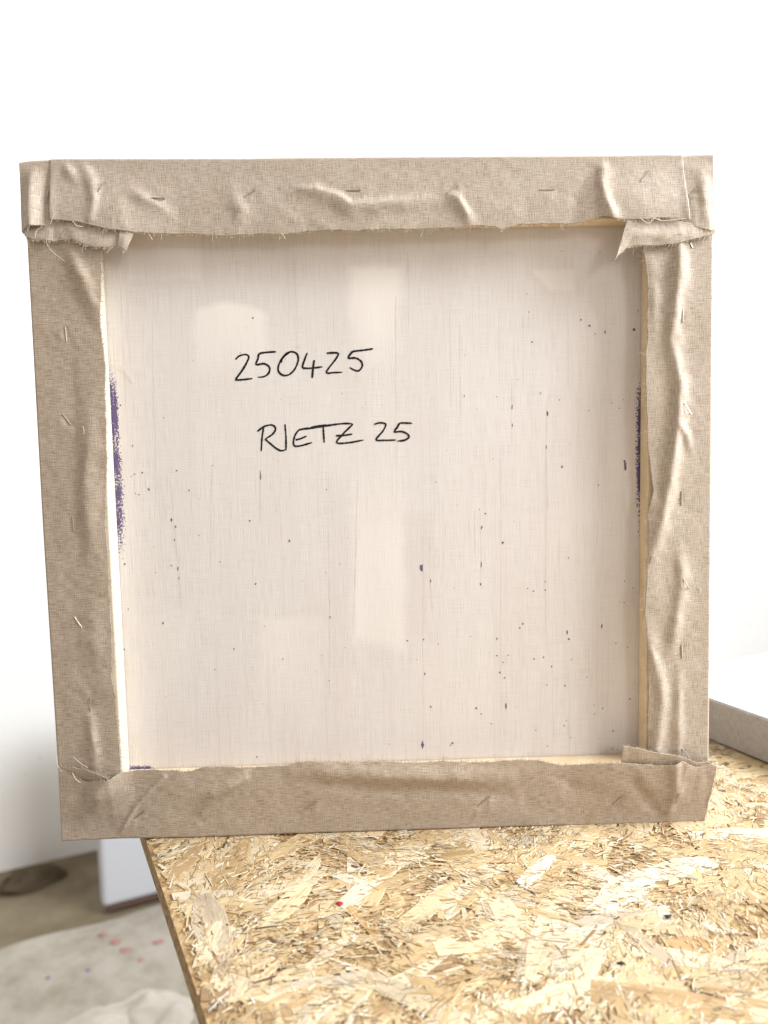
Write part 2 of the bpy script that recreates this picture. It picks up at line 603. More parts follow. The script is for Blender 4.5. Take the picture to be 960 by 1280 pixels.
def strand(a, b_, L, W, ang, z, col, thick=0.0005, nseg=2):
    """one flat shaving of wood: ragged ends, bevelled rim, slightly tilted; returns verts, faces, uv, tint"""
    n = nseg
    xs = np.linspace(-L / 2, L / 2, n + 1)
    up, lo = [], []
    for i, x in enumerate(xs):
        k = 1.0 if 0 < i < n else random.uniform(0.25, 0.9)
        up.append((x + random.uniform(-.06, .06) * L, W / 2 * k * random.uniform(0.75, 1.1)))
        lo.append((x + random.uniform(-.06, .06) * L, -W / 2 * k * random.uniform(0.75, 1.1)))
    ring = lo + up[::-1]
    ca, sa = math.cos(ang), math.sin(ang)
    ta, tb = random.gauss(0, 0.006), random.gauss(0, 0.016)
    tv, uvs = [], []
    bv = []
    ou, ov = random.uniform(0, 50), random.uniform(0, 50)
    for (x, y) in ring:
        zz = z + max(-0.00018, min(0.00022, ta * x + tb * y))
        A, B = a + x * ca - y * sa, b_ + x * sa + y * ca
        q = p2(te, A, B)
        tv.append((q[0], q[1], zz))
        uvs.append((x + ou, y + ov))
        x2, y2 = x * (1 + 0.0006 / max(L, 1e-4)), y * 1.0
        s = 1 + 0.0009 / W
        A, B = a + x2 * ca - y * s * sa, b_ + x2 * sa + y * s * ca
        q = p2(te, A, B)
        bv.append((q[0], q[1], zz - thick))
    m = len(ring)
    F = [tuple(range(m))] + [(k, m + k, m + (k + 1) % m, (k + 1) % m) for k in range(m)]
    return tv + bv, F, uvs + uvs, [(*col, 1)] * (2 * m)


strands = []
for k in range(8000):
    a = random.uniform(0.0, TA1)
    b_ = random.uniform(TB0, TB1)
    if random.random() < 0.72:
        L, W = random.uniform(0.015, 0.045), random.uniform(0.003, 0.011)
    else:
        L, W = random.uniform(0.040, 0.080), random.uniform(0.010, 0.024)
    ang = random.gauss(0.35, 0.8) if random.random() < 0.7 else random.uniform(0, math.pi)
    z = random.uniform(-0.0009, -0.0004)
    ex = 0.5 * (abs(L * math.cos(ang)) + abs(W * math.sin(ang))) * 1.08
    ey = 0.5 * (abs(L * math.sin(ang)) + abs(W * math.cos(ang))) * 1.08
    a = min(max(a, ex), TA1 - ex)
    b_ = min(max(b_, TB0 + ey), TB1 - ey)
    col = np.array(STRAND_COL[rng.choice(len(SW), p=SW)][0])
    if col[0] < 0.45:
        col = col * 1.6
    col = np.array((0.725, 0.71, 0.69)) * (0.7 * col + 0.3 * np.array((0.70, 0.54, 0.32)))
    strands.append((a, b_, L, W, ang, z, tuple(np.clip(col * random.uniform(0.92, 1.08), 0.01, 0.9))))
# a few readable large shavings and dark knots seen in the photograph
for px, py, L, W, angd, col in [(362, 1128, 0.055, 0.019, 62, (0.82, 0.68, 0.43)), (452, 1150, 0.040, 0.004, -62, (0.58, 0.37, 0.17)),
                                (500, 1238, 0.070, 0.014, -38, (0.66, 0.55, 0.38)), (672, 1085, 0.05, 0.012, 50, (0.84, 0.78, 0.68)),
                                (418, 1222, 0.05, 0.008, 8, (0.62, 0.54, 0.42)), (600, 1170, 0.06, 0.02, 20, (0.80, 0.68, 0.45)),
                                (770, 1145, 0.07, 0.010, 12, (0.60, 0.52, 0.40)), (905, 955, 0.012, 0.004, 20, (0.10, 0.05, 0.03)),
                                (777, 1204, 0.005, 0.004, 0, (0.05, 0.04, 0.04)), (834, 1144, 0.007, 0.0025, 0, (0.05, 0.035, 0.03)),
                                (917, 1183, 0.005, 0.006, 30, (0.16, 0.09, 0.06)), (898, 988, 0.011, 0.003, 0, (0.12, 0.07, 0.04)),
                                (850, 1085, 0.05, 0.022, 15, (0.83, 0.75, 0.58)), (720, 1240, 0.08, 0.02, 18, (0.82, 0.71, 0.50)),
                                (560, 1062, 0.035, 0.02, 5, (0.42, 0.29, 0.14)), (735, 1045, 0.04, 0.012, 55, (0.78, 0.60, 0.34))]:
    c = (onz(px, py, 0)[:2] - te)
    strands.append((c @ D2, c @ D1, L, W, math.radians(angd) - math.atan2(D2[1], D2[0]), -0.0004, tuple(0.8 * np.array(col))))

cent = np.array([(*p2(te, s[0], s[1]), 0.0) for s in strands])
su, sv, sd = project(cent)
score = np.array([s[2] * s[3] for s in strands]) / np.maximum(sd, 0.1) ** 2
score[(su < 0) | (su > 960) | (sv > 1280) | (sv < 900) | (sd < 0.1)] = 0
# behind the upright canvas
score[(cent[:, 1] > -0.004) & (cent[:, 0] < 0.52)] = 0
# shavings near the surface show best
score *= np.array([math.exp(s[5] / 0.00035) for s in strands])
order = np.argsort(-score)
big = set(order[:300].tolist())
V, F, UV, T = [], [], [], []
for k, s in enumerate(strands):
    v, f, uv_, t_ = strand(*s, nseg=3 if k in big else 2)
    if k in big:
        mesh_obj('wood_strand', v, f, M_STRAND, top, uvs=uv_, tint=t_)
    else:
        n = len(V)
        V += v; UV += uv_; T += t_
        F += [tuple(i + n for i in q) for q in f]
mesh_obj('wood_strands', V, F, M_STRAND, top, uvs=UV, tint=T, kind='stuff')

# fine splinters pressed into the surface between the shavings
NS = 140000
sa = rng.uniform(0.004, 1.15, NS)
sb = rng.uniform(-0.45, TB1 - 0.004, NS)
sl = rng.uniform(0.0022, 0.0075, NS) + (rng.random(NS) < 0.12) * rng.uniform(0.003, 0.014, NS)
sw = rng.uniform(0.0004, 0.0013, NS) + (rng.random(NS) < 0.18) * rng.uniform(0.0004, 0.0018, NS)
# splinters lie in drifts that share a direction
dv = vnoise(sa * 16 + 5, sb * 16 + 9, 41) * 1.3 + 0.30
sang = dv + rng.normal(0, 0.45, NS) + (rng.random(NS) < 0.15) * rng.uniform(0, math.pi, NS)
keep = vnoise(sa * 30 + 3, sb * 30 + 7, 43) + rng.uniform(-0.9, 0.9, NS) > -0.35
sa, sb, sl, sw, sang = sa[keep], sb[keep], sl[keep], sw[keep], sang[keep]
NS = len(sa)
sz = rng.uniform(-0.00055, -0.0001, NS)
FC = np.array([(0.74, 0.58, 0.35), (0.82, 0.70, 0.48), (0.60, 0.43, 0.22), (0.46, 0.30, 0.14), (0.88, 0.80, 0.63), (0.90, 0.86, 0.77), (0.16, 0.095, 0.05), (0.31, 0.19, 0.09), (0.52, 0.45, 0.36)])
FP = np.array([5, 4.8, 3.6, 1.8, 2.4, 0.7, 0.55, 0.8, 1.1]); FP = FP / FP.sum()
fc = FC[rng.choice(len(FP), NS, p=FP)] * rng.uniform(0.60, 0.83, (NS, 1)) * np.array([1.0, 0.985, 0.96])
ca, sn = np.cos(sang), np.sin(sang)
quad = []
tz1, tz2 = rng.normal(0, 0.00007, NS), rng.normal(0, 0.00009, NS)
uvq = []
off = rng.uniform(0, 40, (NS, 2))
for qx, qy in ((-.5, -.5), (.5, -.5), (.5, .5), (-.5, .5)):
    lx_ = qx * sl * rng.uniform(0.7, 1.1, NS)
    ly_ = qy * sw * rng.uniform(0.3, 1.1, NS)
    A_ = np.maximum(sa + lx_ * ca - ly_ * sn, 0.0)
    B_ = np.minimum(sb + lx_ * sn + ly_ * ca, TB1)
    xy = te + A_[:, None] * D2 + B_[:, None] * D1
    quad.append(np.c_[xy, np.minimum(sz + qx * 2 * tz1 + qy * 2 * tz2, -0.00003)])
    uvq.append(np.c_[lx_, ly_] + off)
QV = np.stack(quad, 1).reshape(-1, 3)
mesh_obj('wood_splinters', QV, np.arange(4 * NS).reshape(-1, 4).tolist(), M_STRAND, top, uvs=np.stack(uvq, 1).reshape(-1, 2),
         tint=np.repeat(np.c_[np.clip(fc, 0, 0.92), np.ones(NS)], 4, 0), kind='stuff')

# paint on the table top
for px, py, rad, m in [(425, 1129, 0.0028, M_RED), (835, 1146, 0.0020, M_BLACK), (777, 1204, 0.0018, M_BLACK), (300, 1010 + 85, 0.0012, M_BLACK)]:
    c = onz(px, py, 0.0003)
    V, F = drop_vf(c, rad, int(px), 0.0006)
    mesh_obj('paint_drip', V, F, m, top)

# ------------------------------------------------------------------ canvas lying flat at the right
LC = empty('stretched_canvas', (*p2(te, lying_a + 0.3, lying_b1 - 0.3), 0.0),
           'blank white canvas lying face up on the table at the right edge', 'canvas', 'stretched canvases on the table')
LW = 0.60


def rounded_slab(a0, a1, b0, b1, z0, z1, rad, top_only=False):
    """slab with a rounded upper rim; returns side strip and top plate grids"""
    V, F = [], []
    prof = [(0.0, z0), (0.0, z1 - rad)] + [(rad * (1 - math.cos(q)), z1 - rad + rad * math.sin(q)) for q in np.linspace(0.3, math.pi / 2, 5)]
    n = len(prof)
    rows = []
    for ins, z in prof:
        rows.append([(a0 + ins, b0 + ins, z), (a1 - ins, b0 + ins, z), (a1 - ins, b1 - ins, z), (a0 + ins, b1 - ins, z)])
    return rows


rows = rounded_slab(lying_a, lying_a + LW, lying_b1 - LW, lying_b1, 0.0016, LH, 0.003)


def slab_rows(rows):
    V = [(*p2(te, a, b_), z) for row in rows for a, b_, z in row]
    F = []
    for i in range(len(rows) - 1):
        for k in range(4):
            F.append((i * 4 + k, i * 4 + (k + 1) % 4, (i + 1) * 4 + (k + 1) % 4, (i + 1) * 4 + k))
    return V, F


# linen sides: four faces, unwrapped along the run of each side
Vs, Fs, UVs = [], [], []
cor = [(lying_a, lying_b1 - LW), (lying_a + LW, lying_b1 - LW), (lying_a + LW, lying_b1), (lying_a, lying_b1)]
inw = [(0, 1), (-1, 0), (0, -1), (1, 0)]
for k in range(4):
    A, B = np.array(cor[k]), np.array(cor[(k + 1) % 4])
    n = len(Vs)
    ns = 40
    for i in range(ns + 1):
        c = A + (B - A) * i / ns
        for j, (ins, z) in enumerate([(0, 0.0016), (0, 0.02), (0, LH - 0.003), (0.0009, LH - 0.0012), (0.0025, LH - 0.0002)]):
            wob = 0.0006 * math.sin(i * 0.9 + k) if j == 1 else 0
            e = 0.0025
            cc = c.copy()
            if i == 0:
                cc = cc + (B - A) / LW * ins
            if i == ns:
                cc = cc - (B - A) / LW * ins
            cc = cc + np.array(inw[k]) * (ins + wob)
            Vs.append((*p2(te, *cc), z))
            UVs.append((z + j * 0.0002 + k, LW * i / ns))
    for i in range(ns):
        for j in range(4):
            q = n + i * 5 + j
            Fs.append((q, q + 5, q + 6, q + 1))
mesh_obj('linen_side', Vs, Fs, M_LINEN_GREY, LC, smooth=True, uvs=UVs)
V, F = [], []
nn = 30
for i in range(nn + 1):
    for j in range(nn + 1):
        a = lying_a + 0.0024 + (LW - 0.0048) * i / nn
        b_ = lying_b1 - LW + 0.0024 + (LW - 0.0048) * j / nn
        sag = 0.0008 * (1 - (2 * i / nn - 1) ** 2) * (1 - (2 * j / nn - 1) ** 2)
        V.append((*p2(te, a, b_), LH + 0.0001 - sag))
for i in range(nn):
    for j in range(nn):
        k = i * (nn + 1) + j
        F.append((k, k + nn + 1, k + nn + 2, k + 1))
mesh_obj('painting_ground', V, F, M_GESSO, LC, smooth=True)

# ------------------------------------------------------------------ the upright canvas, seen from its back
W_, H_ = 0.5, 0.5034
YS = 0.0185                                   # depth of the canvas sheet behind the linen flaps
ZB = 0.0012                                   # stands on the table
C0 = empty('stretched_canvas', (0.25, 0.01, 0.0),
           'upright stretched canvas seen from its linen-wrapped back, inscribed 250425 RIETZ 25', 'canvas',
           'stretched canvases on the table')

# stretcher bars
BARW = dict(left=0.0496, right=0.0465, top=0.0447, bottom=0.0480)
e = 0.0012
for nm, lo, hi, m in [
        ('left', (e, 0.0006, e + ZB), (BARW['left'], YS - 0.0006, H_ - e), M_LITWOOD),
        ('right', (W_ - BARW['right'], 0.0006, e + ZB), (W_ - e, YS - 0.0006, H_ - e), M_WOOD),
        ('top', (BARW['left'] + 0.0003, 0.0008, H_ - BARW['top']), (W_ - BARW['right'] - 0.0003, YS - 0.0006, H_ - e), M_WOOD),
        ('bottom', (BARW['left'] + 0.0003, 0.0008, e + ZB), (W_ - BARW['right'] - 0.0003, YS - 0.0006, BARW['bottom']), M_WOOD)]:
    V, F = box_vf(lo, hi)
    o = mesh_obj('stretcher_bar', V, F, M_WOOD if m is M_WOOD else M_LITWOOD, C0)
    bevel(o, 0.0012, 2)


def box_mask(u, v, u0, u1, v0, v1, soft):
    d = np.maximum(np.maximum(u0 - u, u - u1), np.maximum(v0 - v, v - v1))
    return np.clip(0.5 - d / soft, 0, 1)


# canvas sheet: a fine grid whose point colours hold its paler primer patches and the purple paint at its rim
n = 420
gx, gz = np.meshgrid(np.linspace(0.002, W_ - 0.002, n), np.linspace(0.003, H_ - 0.002, n), indexing='ij')
P = np.stack([gx, np.full_like(gx, YS), gz], -1)
pu, pv, _ = project(P)
wob = 3.0 * vnoise(pu / 23, pv / 23, 3) + 1.5 * vnoise(pu / 9, pv / 9, 5)
arch = 374 + 0.006 * (pu - 285) ** 2
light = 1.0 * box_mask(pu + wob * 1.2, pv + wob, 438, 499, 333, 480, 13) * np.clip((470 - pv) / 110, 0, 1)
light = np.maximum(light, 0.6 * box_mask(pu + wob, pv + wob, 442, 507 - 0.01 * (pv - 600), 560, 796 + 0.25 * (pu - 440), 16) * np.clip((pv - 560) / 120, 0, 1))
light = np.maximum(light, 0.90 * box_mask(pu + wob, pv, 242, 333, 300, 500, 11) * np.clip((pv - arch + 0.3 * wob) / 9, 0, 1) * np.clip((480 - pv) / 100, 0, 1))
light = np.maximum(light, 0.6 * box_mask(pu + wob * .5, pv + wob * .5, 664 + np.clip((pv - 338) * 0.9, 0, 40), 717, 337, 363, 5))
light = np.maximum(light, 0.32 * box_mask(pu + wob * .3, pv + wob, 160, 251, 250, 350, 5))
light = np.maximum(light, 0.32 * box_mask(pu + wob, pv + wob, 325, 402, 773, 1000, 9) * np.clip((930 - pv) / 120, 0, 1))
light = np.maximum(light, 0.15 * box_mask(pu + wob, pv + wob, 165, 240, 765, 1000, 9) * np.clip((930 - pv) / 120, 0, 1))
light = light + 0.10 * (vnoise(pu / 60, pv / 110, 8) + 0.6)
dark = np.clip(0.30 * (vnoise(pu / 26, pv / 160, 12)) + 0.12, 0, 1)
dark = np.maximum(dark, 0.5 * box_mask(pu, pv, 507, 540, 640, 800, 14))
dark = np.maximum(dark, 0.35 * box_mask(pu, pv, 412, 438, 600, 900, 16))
# rim of the visible sheet in photo space
lx = 137 + (pv - 300) * (162 - 137) / 658.
rx_ = 801 + (pv - 310) * (797 - 801) / 630.
by = 960 + (pu - 162) * (938 - 960) / 608.
pl = np.clip(1 - (pu - lx) / (5 + 5 * np.clip((pv - 520) / 120, 0, 1)), 0, 1) * np.clip((pv - 455) / 40, 0, 1) * np.clip((712 - pv) / 60, 0, 1)
pr = np.clip(1 - (rx_ - pu) / 8, 0, 1) * np.clip((pv - 474) / 14, 0, 1) * np.clip((700 - pv) / 90, 0.0, 1)
pb = np.clip(1 - (by - pv) / 5, 0, 1) * (np.clip((pu - 158) / 4, 0, 1) * np.clip((196 - pu) / 10, 0, 1) + np.clip((pu - 590) / 30, 0, 1) * np.clip((700 - pu) / 30, 0, 1) * 0.0)
purple = np.clip(np.maximum(np.maximum(pl ** 0.8 * 0.86, pr), pb), 0, 1) * (0.85 + 0.25 * vnoise(pu / 9, pv / 14, 19))
idx = np.arange(n * n).reshape(n, n)
F = np.stack([idx[:-1, :-1], idx[1:, :-1], idx[1:, 1:], idx[:-1, 1:]], -1).reshape(-1, 4).tolist()
tint = np.stack([np.clip(light, 0, 1), purple, dark, np.ones_like(light)], -1).reshape(-1, 4)
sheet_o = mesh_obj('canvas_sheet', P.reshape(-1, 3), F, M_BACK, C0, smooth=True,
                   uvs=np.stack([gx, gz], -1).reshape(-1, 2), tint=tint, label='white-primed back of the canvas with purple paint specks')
V, F = box_vf((0.001, YS + 0.0006, 0.002), (W_ - 0.001, YS + 0.0022, H_ - 0.001))
mesh_obj('painting_ground', V, F, M_GESSO, C0)


# --- handwriting
def smooth_line(pts, step=1.2):
    """Catmull-Rom through photo points"""
    P = np.array(pts, float)
    if len(P) == 2:
        m = max(2, int(np.hypot(*(P[1] - P[0])) / step))
        return P[0] + (P[1] - P[0]) * np.linspace(0, 1, m + 1)[:, None]
    P = np.vstack([2 * P[0] - P[1], P, 2 * P[-1] - P[-2]])
    out = []
    for i in range(1, len(P) - 2):
        p0, p1, p2_, p3 = P[i - 1:i + 3]
        m = max(2, int(np.hypot(*(p2_ - p1)) / step))
        for t in np.linspace(0, 1, m, endpoint=False):
            out.append(0.5 * ((2 * p1) + (-p0 + p2_) * t + (2 * p0 - 5 * p1 + 4 * p2_ - p3) * t * t + (-p0 + 3 * p1 - 3 * p2_ + p3) * t ** 3))
    out.append(P[-2])
    return np.array(out)


def ribbon(line, w0, y, taper=0.5, seed=0, dy=0.0):
    """flat stroke on the plane y, width in photo px"""
    L = len(line)
    d = np.gradient(line, axis=0)
    d = d / np.maximum(np.hypot(d[:, 0], d[:, 1]), 1e-6)[:, None]
    nrm = np.stack([-d[:, 1], d[:, 0]], -1)
    rr = np.random.default_rng(seed)
    t = np.linspace(0, 1, L)
    w = w0 * (1 + 0.14 * np.interp(t, np.linspace(0, 1, max(3, L // 5)), rr.uniform(-1, 1, max(3, L // 5))) + 0.16 * rr.uniform(-1, 1, L))
    w = w * np.interp(t, [0, 0.06, 0.9, 1], [0.75, 1, 1, taper])
    A = line + nrm * w[:, None] / 2
    B = line - nrm * w[:, None] / 2
    a = at(A[:, 0], A[:, 1], y); b_ = at(B[:, 0], B[:, 1], y)
    V = np.vstack([a, b_]).tolist()
    F = [(i, i + 1, L + i + 1, L + i) for i in range(L - 1)]
    return V, F


def cr(pts, ox=260, oy=400, s=3.2):
    return [(ox + x / s, oy + y / s) for x, y in pts]


number = [[(110, 158), (125, 144), (150, 138), (163, 146), (157, 166), (138, 200), (112, 236), (118, 240), (145, 238), (178, 234)],
          [(272, 127), (240, 129), (206, 135), (200, 155), (193, 178), (225, 175), (246, 190), (243, 212), (225, 226), (200, 229)],
          [(325, 130), (300, 150), (283, 180), (282, 205), (300, 221), (325, 218), (348, 195), (361, 160), (355, 135), (335, 127), (316, 133), (298, 152), (294, 172)],
          [(397, 131), (386, 160), (378, 188), (390, 193), (420, 192), (458, 187)], [(425, 160), (420, 195), (417, 232)],
          [(475, 133), (500, 131), (521, 134), (512, 155), (474, 208), (505, 210), (538, 209)],
          [(660, 115), (620, 121), (585, 125), (573, 132), (562, 152), (590, 152), (612, 165), (617, 185), (603, 203), (585, 200), (567, 190)]]
name_ = [[(222, 430), (216, 475), (213, 525)], [(197, 446), (225, 426), (255, 420), (270, 433), (260, 455), (228, 477)],
         [(228, 476), (250, 495), (275, 515), (295, 523), (313, 517)], [(308, 417), (312, 470), (312, 522)],
         [(366, 437), (350, 458), (342, 485), (346, 503), (370, 503), (417, 490)], [(362, 440), (380, 436), (402, 432)], [(350, 480), (372, 474), (395, 464)],
         [(385, 436), (430, 430), (500, 419), (545, 414), (578, 415)], [(410, 431), (440, 424), (480, 420)], [(461, 428), (463, 460), (465, 491)],
         [(580, 416), (562, 434), (540, 456), (515, 490), (560, 491), (622, 480)], [(512, 463), (545, 461), (578, 456)],
         [(665, 417), (688, 411), (711, 417), (700, 444), (673, 478), (705, 481), (752, 480)],
         [(817, 413), (790, 412), (768, 413), (758, 428), (746, 447), (775, 446), (799, 457), (803, 470), (785, 481), (757, 484)]]
YW = YS - 0.00012
parts = [ribbon(smooth_line(cr(s)), 2.5, YW - 0.00001 * k, 0.55, k) for k, s in enumerate(number)]
V, F = join_vf(parts)
mesh_obj('handwritten_number', V, F, M_INK, sheet_o)
parts = [ribbon(smooth_line(cr(s)), 2.3, YW - 0.00001 * k, 0.55, 40 + k) for k, s in enumerate(name_)]
V, F = join_vf(parts)
mesh_obj('handwritten_name', V, F, M_INK, sheet_o)

# --- specks and streaks of paint
SP = []
for ox, oy, s, pts in [
    (460, 560, 2.743, [(233, 117, 1), (665, 65, 1.6), (882, 60, 2.4, 3), (790, 127, 1.2), (382, 210, 1), (402, 225, 1.4), (390, 272, 1.2, 3), (462, 325, 2), (388, 400, 1, 4),
                       (386, 467, 1.4, 1.6), (183, 412, 2.8, 2.4), (215, 455, 1.1, 3), (687, 377, 1.1), (548, 482, 1.1), (567, 491, 1.3), (608, 458, 1.2), (608, 487, 1.2),
                       (295, 480, 0.8), (531, 603, 1.7), (520, 617, 1.3), (683, 632, 1.2, 3), (689, 656, 1.8), (802, 610, 1.3, 4), (135, 661, 1.2), (190, 657, 1.3), (241, 672, 0.9),
                       (352, 646, 1), (442, 655, 1.1, 2), (442, 712, 1.3), (481, 711, 1.1), (463, 735, 1), (452, 770, 1.5), (468, 788, 1.2), (570, 723, 1.3), (602, 717, 1.4), (697, 725, 1.1),
                       (675, 815, 1.3), (613, 812, 1), (473, 885, 1.6, 2.5), (215, 887, 1.5), (371, 892, 1.7), (388, 911, 1.1), (422, 945, 1), (187, 1018, 2.2, 2.8), (290, 1012, 1.6),
                       (283, 1020, 1.2), (575, 968, 1.1), (695, 993, 0.9), (775, 882, 0.9), (805, 893, 1.4), (898, 860, 1.4), (777, 911, 1), (680, 934, 1), (673, 952, 1.1),
                       (840, 970, 1.2), (615, 1022, 1.1), (850, 670, 1), (890, 683, 1), (880, 457, 1), (878, 530, 1), (908, 480, 1), (195, 775, 1.3, 2), (630, 750, 0.9, 2), (750, 785, 0.9), (838, 1030, 1.1)]),
    (460, 280, 2.743, [(563, 405, 1.5), (552, 302, 1), (545, 240, 0.9), (730, 328, 1.2, 1.5), (759, 349, 2.0), (778, 377, 1.1), (813, 370, 1.2, 2.4), (665, 93, 0.8), (795, 97, 0.8), (912, 362, 2.1),
                       (926, 297, 1), (657, 603, 1.2), (592, 580, 1), (615, 650, 1.7, 2), (494, 628, 1, 4), (495, 690, 0.9, 3), (611, 765, 1, 3), (665, 832, 1.7), (836, 614, 1), (862, 632, 1.1),
                       (877, 603, 1), (880, 815, 1.8, 2), (513, 533, 0.8), (442, 592, 0.8), (330, 590, 0.7, 3), (430, 805, .8), (757, 640, .8)]),
    (140, 560, 2.824, [(228, 80, 1), (356, 62, 1), (80, 92, 1.2), (108, 87, 1), (68, 100, 1), (130, 147, 1.4), (95, 165, 1.1), (272, 150, 1.2), (82, 160, 0.9), (524, 95, 0.9, 9), (210, 253, 1.7, 1.8),
                       (225, 278, 1.2, 1.6), (221, 325, 1, 2), (487, 257, 1.4), (626, 328, 1.5, 1.5), (307, 308, 0.9), (382, 402, 1), (210, 415, 1.3), (233, 425, 1, 3), (236, 460, 0.9, 3),
                       (757, 147, 0.9), (804, 408, 0.8), (180, 618, 1.5), (57, 569, 1.2), (43, 711, 1.3), (430, 709, 1.2), (603, 745, 1), (741, 732, 0.8), (363, 782, 1), (770, 598, 1, 2),
                       (767, 822, 0.8), (512, 1090, 1.2), (507, 480, 1.5), (755, 440, 0.8), (148, 350, 0.8), (155, 440, 0.9), (45, 410, 1.5)]),
    (130, 290, 2.743, [(510, 295, 1.6), (57, 594, 1.5), (250, 818, 1.1), (98, 733, 1.3), (152, 880, 1), (105, 830, 1.1), (130, 825, 1), (291, 885, 1.1), (205, 637, 0.8), (763, 882, 0.8), (537, 840, .9, 5)])]:
    for q in pts:
        SP.append((ox + q[0] / s, oy + q[1] / s, q[2], q[3] if len(q) > 3 else 1.0))
for k in range(60):
    SP.append((random.uniform(165, 795), random.uniform(380, 935), random.uniform(0.3, 0.6), random.choice([1, 1, 1.6, 2.5])))
parts = []
for k, (px, py, rad, ell) in enumerate(SP):
    rr = np.random.default_rng(900 + k)
    m = 8
    q = np.linspace(0, 2 * math.pi, m, endpoint=False)
    s = rr.uniform(0.6, 1.25, m)
    V = at(px + 0.80 * rad * s * np.cos(q), py + 0.85 * rad * ell * s * np.sin(q), YS - 0.00011 - 0.0000004 * k)
    parts.append((V.tolist(), [tuple(range(m))]))
V, F = join_vf(parts)
mesh_obj('paint_specks', V, F, M_SPECK, sheet_o, kind='stuff')
parts = []
for k, (x0, y0, x1, y1, w) in enumerate([(213, 600, 228, 775, 0.6), (264, 582, 264, 720, 0.6), (411, 630, 412, 880, 0.7), (682, 560, 683, 820, 0.6), (626, 560, 627, 920, 0.5), (747, 570, 746, 850, 0.5),
                                         (529, 670, 529, 940, 0.7), (537, 670, 540, 770, 0.6), (640, 470, 640, 560, 0.6), (683, 500, 684, 640, 0.6), (601, 640, 602, 740, 0.7), (252, 292, 253, 350, 0.8),
                                         (475, 310, 475, 345, 0.6), (632, 800, 634, 905, 0.6), (495, 370, 496, 640, 0.5), (190, 400, 196, 640, 0.4), (325, 590, 326, 660, 0.5), (757, 350, 757, 420, 0.5),
                                         (594, 640, 594, 700, 0.5), (447, 600, 442, 800, 0.6), (150, 350, 158, 520, 0.5), (575, 400, 576, 540, 0.4), (370, 400, 371, 440, 0.4), (710, 380, 711, 500, 0.4)]):
    yy = np.arange(y0, y1, 6.0)
    xx = x0 + (x1 - x0) * (yy - y0) / (y1 - y0) + 0.5 * vnoise(yy / 30, yy * 0 + k, 77)
    line = np.stack([xx, yy], -1)
    parts.append(ribbon(line, w, YS - 0.00007 - 0.000001 * k, 0.2, 300 + k))
V, F = join_vf(parts)
mesh_obj('paint_streaks', V, F, M_STREAK, sheet_o, kind='stuff')


# --- linen flaps
def resample(pts, n_):
    P = np.array(pts, float)
    d = np.r_[0, np.cumsum(np.hypot(*np.diff(P[:, :2], axis=0).T))]
    t = np.linspace(0, d[-1], n_)
    return np.stack([np.interp(t, d, P[:, k]) for k in range(P.shape[1])], -1)


def ridge(u, v, pts, amps, wl, wr=None):
    """height of a fold along a polyline; wl / wr are its widths left and right of the walking direction"""
    wr = wl if wr is None else wr
    P = np.array(pts, float)
    A = np.array(amps, float) if np.ndim(amps) else np.r_[0.25, np.full(max(len(P) - 2, 0), 1.0), 0.25] * amps
    best = np.full(u.shape, 1e9)
    h = np.zeros_like(u)
    for i in range(len(P) - 1):
        d = P[i + 1] - P[i]
        L2 = d @ d
        t = np.clip(((u - P[i, 0]) * d[0] + (v - P[i, 1]) * d[1]) / L2, 0, 1)
        qx, qy = u - P[i, 0] - t * d[0], v - P[i, 1] - t * d[1]
        dist = np.hypot(qx, qy)
        side = d[0] * qy - d[1] * qx          # >0: to the right when walking (image y down)
        w = np.where(side > 0, wr, wl) * (1 + 0.25 * vnoise(u / 17 + 7, v / 17 + 5, 57))
        hh = (A[i] + (A[i + 1] - A[i]) * t) * np.exp(-(dist / w) ** 2)
        sel = dist < best
        h = np.where(sel, hh, h)
        best = np.where(sel, dist, best)
    return h * (1 + 0.25 * vnoise(u / 27 + 3, v / 27 + 8, 59))


